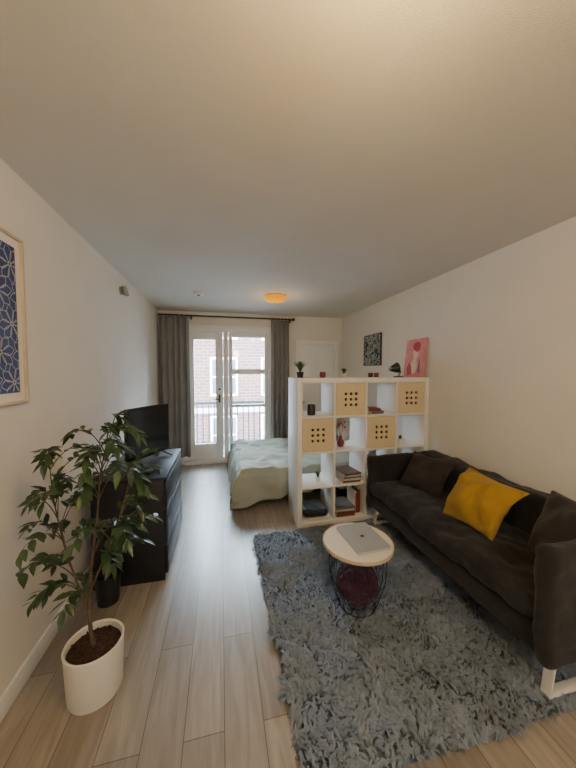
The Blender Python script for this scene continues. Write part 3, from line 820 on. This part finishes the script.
b.obj('wire_basket',WIRE,ct)
bl=thing('throw_blanket','dark wine knitted throw bundled inside the wire basket','blanket',(tx,ty,tz+.012))
b=B()
bmesh.ops.create_icosphere(b.bm,subdivisions=6,radius=1)
for v in b.bm.verts:
    p=v.co.copy(); n=.35*noise.noise(p*1.8)+.9*(.3-abs(noise.noise(p*2.6+V((3,1,2)))))+.3*(.2-abs(noise.noise(p*6)))+.08*noise.noise(p*12)
    q=V((p.x,p.y,0))*(.160*(.86+.15*n))*(1-.18*max(0,-p.z)); q.z=.130+p.z*.122*(1+.22*n); v.co=q
b.obj('cloth',WINE,bl,ang=180)
lp=thing('laptop','closed silver aluminium laptop with emblem on coffee table','laptop',(.895,1.705,tz+HT+.005),3)
lw,ld=.230,.315
def rrect(w,d,r,n=8):
    o=[]
    for cx_,cy_,a0 in((w/2-r,d/2-r,0),(-w/2+r,d/2-r,90),(-w/2+r,-d/2+r,180),(w/2-r,-d/2+r,270)):
        for i in range(n+1):
            a=rad(a0+90*i/n); o.append((cx_+r*math.cos(a),cy_+r*math.sin(a)))
    return o
def slab(b,w,d,r,z0,z1,ch=.0012):
    P=[(rrect(w-2*ch,d-2*ch,r-ch),z0),(rrect(w,d,r),z0+ch),(rrect(w,d,r),z1-ch),(rrect(w-2*ch,d-2*ch,r-ch),z1)]
    rg_=[[b.bm.verts.new((x,y,z)) for x,y in pts] for pts,z in P]
    for a,c in zip(rg_,rg_[1:]):
        n=len(a)
        for i in range(n): b.bm.faces.new([a[i],a[(i+1)%n],c[(i+1)%n],c[i]])
    b.bm.faces.new(rg_[0][::-1]); b.bm.faces.new(rg_[-1]); return b
slab(B(),lw,ld,.014,.001,.0098).obj('base',ALU,lp)
slab(B(),lw,ld,.014,.0104,.0155).obj('lid',ALU,lp)
b=B(); b.tube([(lw/2-.012,-ld/2+.05,.0101),(lw/2-.012,ld/2-.05,.0101)],.0035,8); b.obj('hinge',BLKPL,lp)
b=B(); zt=.0159; pts=[]
for i in range(40):
    a=2*math.pi*i/40; r=.0125*(1-.10*math.cos(2*a)+(-.12 if abs(a-math.pi/2)<.25 else 0))
    x_,y_=r*math.cos(a),r*math.sin(a)
    if (x_-.0155)**2+(y_-.002)**2<.0062**2:
        d_=V((x_-.0155,y_-.002)); d_=d_.normalized()*.0062; x_,y_=.0155+d_.x,.002+d_.y
    pts.append((y_,-x_,zt))
b.poly(pts); b.poly([(.0150,-.0005,zt),(.0175,-.0050,zt),(.0215,-.0060,zt),(.0200,-.0020,zt),(.0170,.0000,zt)])
b.obj('emblem',ALUD,lp)

# ------------------------------------------------------------ lights
w=bpy.data.worlds.new('sky'); S.world=w; w.use_nodes=True
bg=w.node_tree.nodes['Background']; bg.inputs[0].default_value=(0.66,0.83,1.0,1); bg.inputs[1].default_value=58.0
def area(name,loc,rot,sx,sy,portal=False):
    l=bpy.data.lights.new(name,'AREA'); l.shape='RECTANGLE'; l.size=sx; l.size_y=sy; l.energy=1
    o=bpy.data.objects.new(name,l); COL.objects.link(o); o.location=loc; o.rotation_euler=[rad(a) for a in rot]
    if portal: l.cycles.is_portal=True
    return o
area('sky_portal',((OX0+OX1)/2,YB+.22,OZ/2),(-90,0,0),OX1-OX0,OZ,True)
sun=bpy.data.lights.new('sun','SUN'); sun.energy=10; sun.angle=rad(1); sun.color=(1,.96,.9)
so=bpy.data.objects.new('sun',sun); COL.objects.link(so); so.rotation_euler=(rad(48),0,rad(-25))
def point(name,loc,e,c,r=.12):
    l=bpy.data.lights.new(name,'POINT'); l.energy=e; l.color=c; l.shadow_soft_size=r
    o=bpy.data.objects.new(name,l); COL.objects.link(o); o.location=loc
point('lamp_bulb',(.36,.45,H-.20),24,(1,.66,.26))
point('lamp_bulb',(.6,-1.5,H-.30),66,(1,.93,.82))  # added fill light under the unseen rear lamp
point('lamp_bulb',(.70,3.79,H-.30),4,(1,.66,.30),.05)

# ------------------------------------------------------------ camera
cd=bpy.data.cameras.new('camera'); cam=bpy.data.objects.new('camera',cd); COL.objects.link(cam)
cd.sensor_fit='VERTICAL'; cd.sensor_height=36; cd.sensor_width=27; cd.lens=36*290/768; cd.clip_start=.02
cam.location=(0,0,1.56); cam.rotation_euler=(rad(90-2.57),0,rad(-13))
S.camera=cam
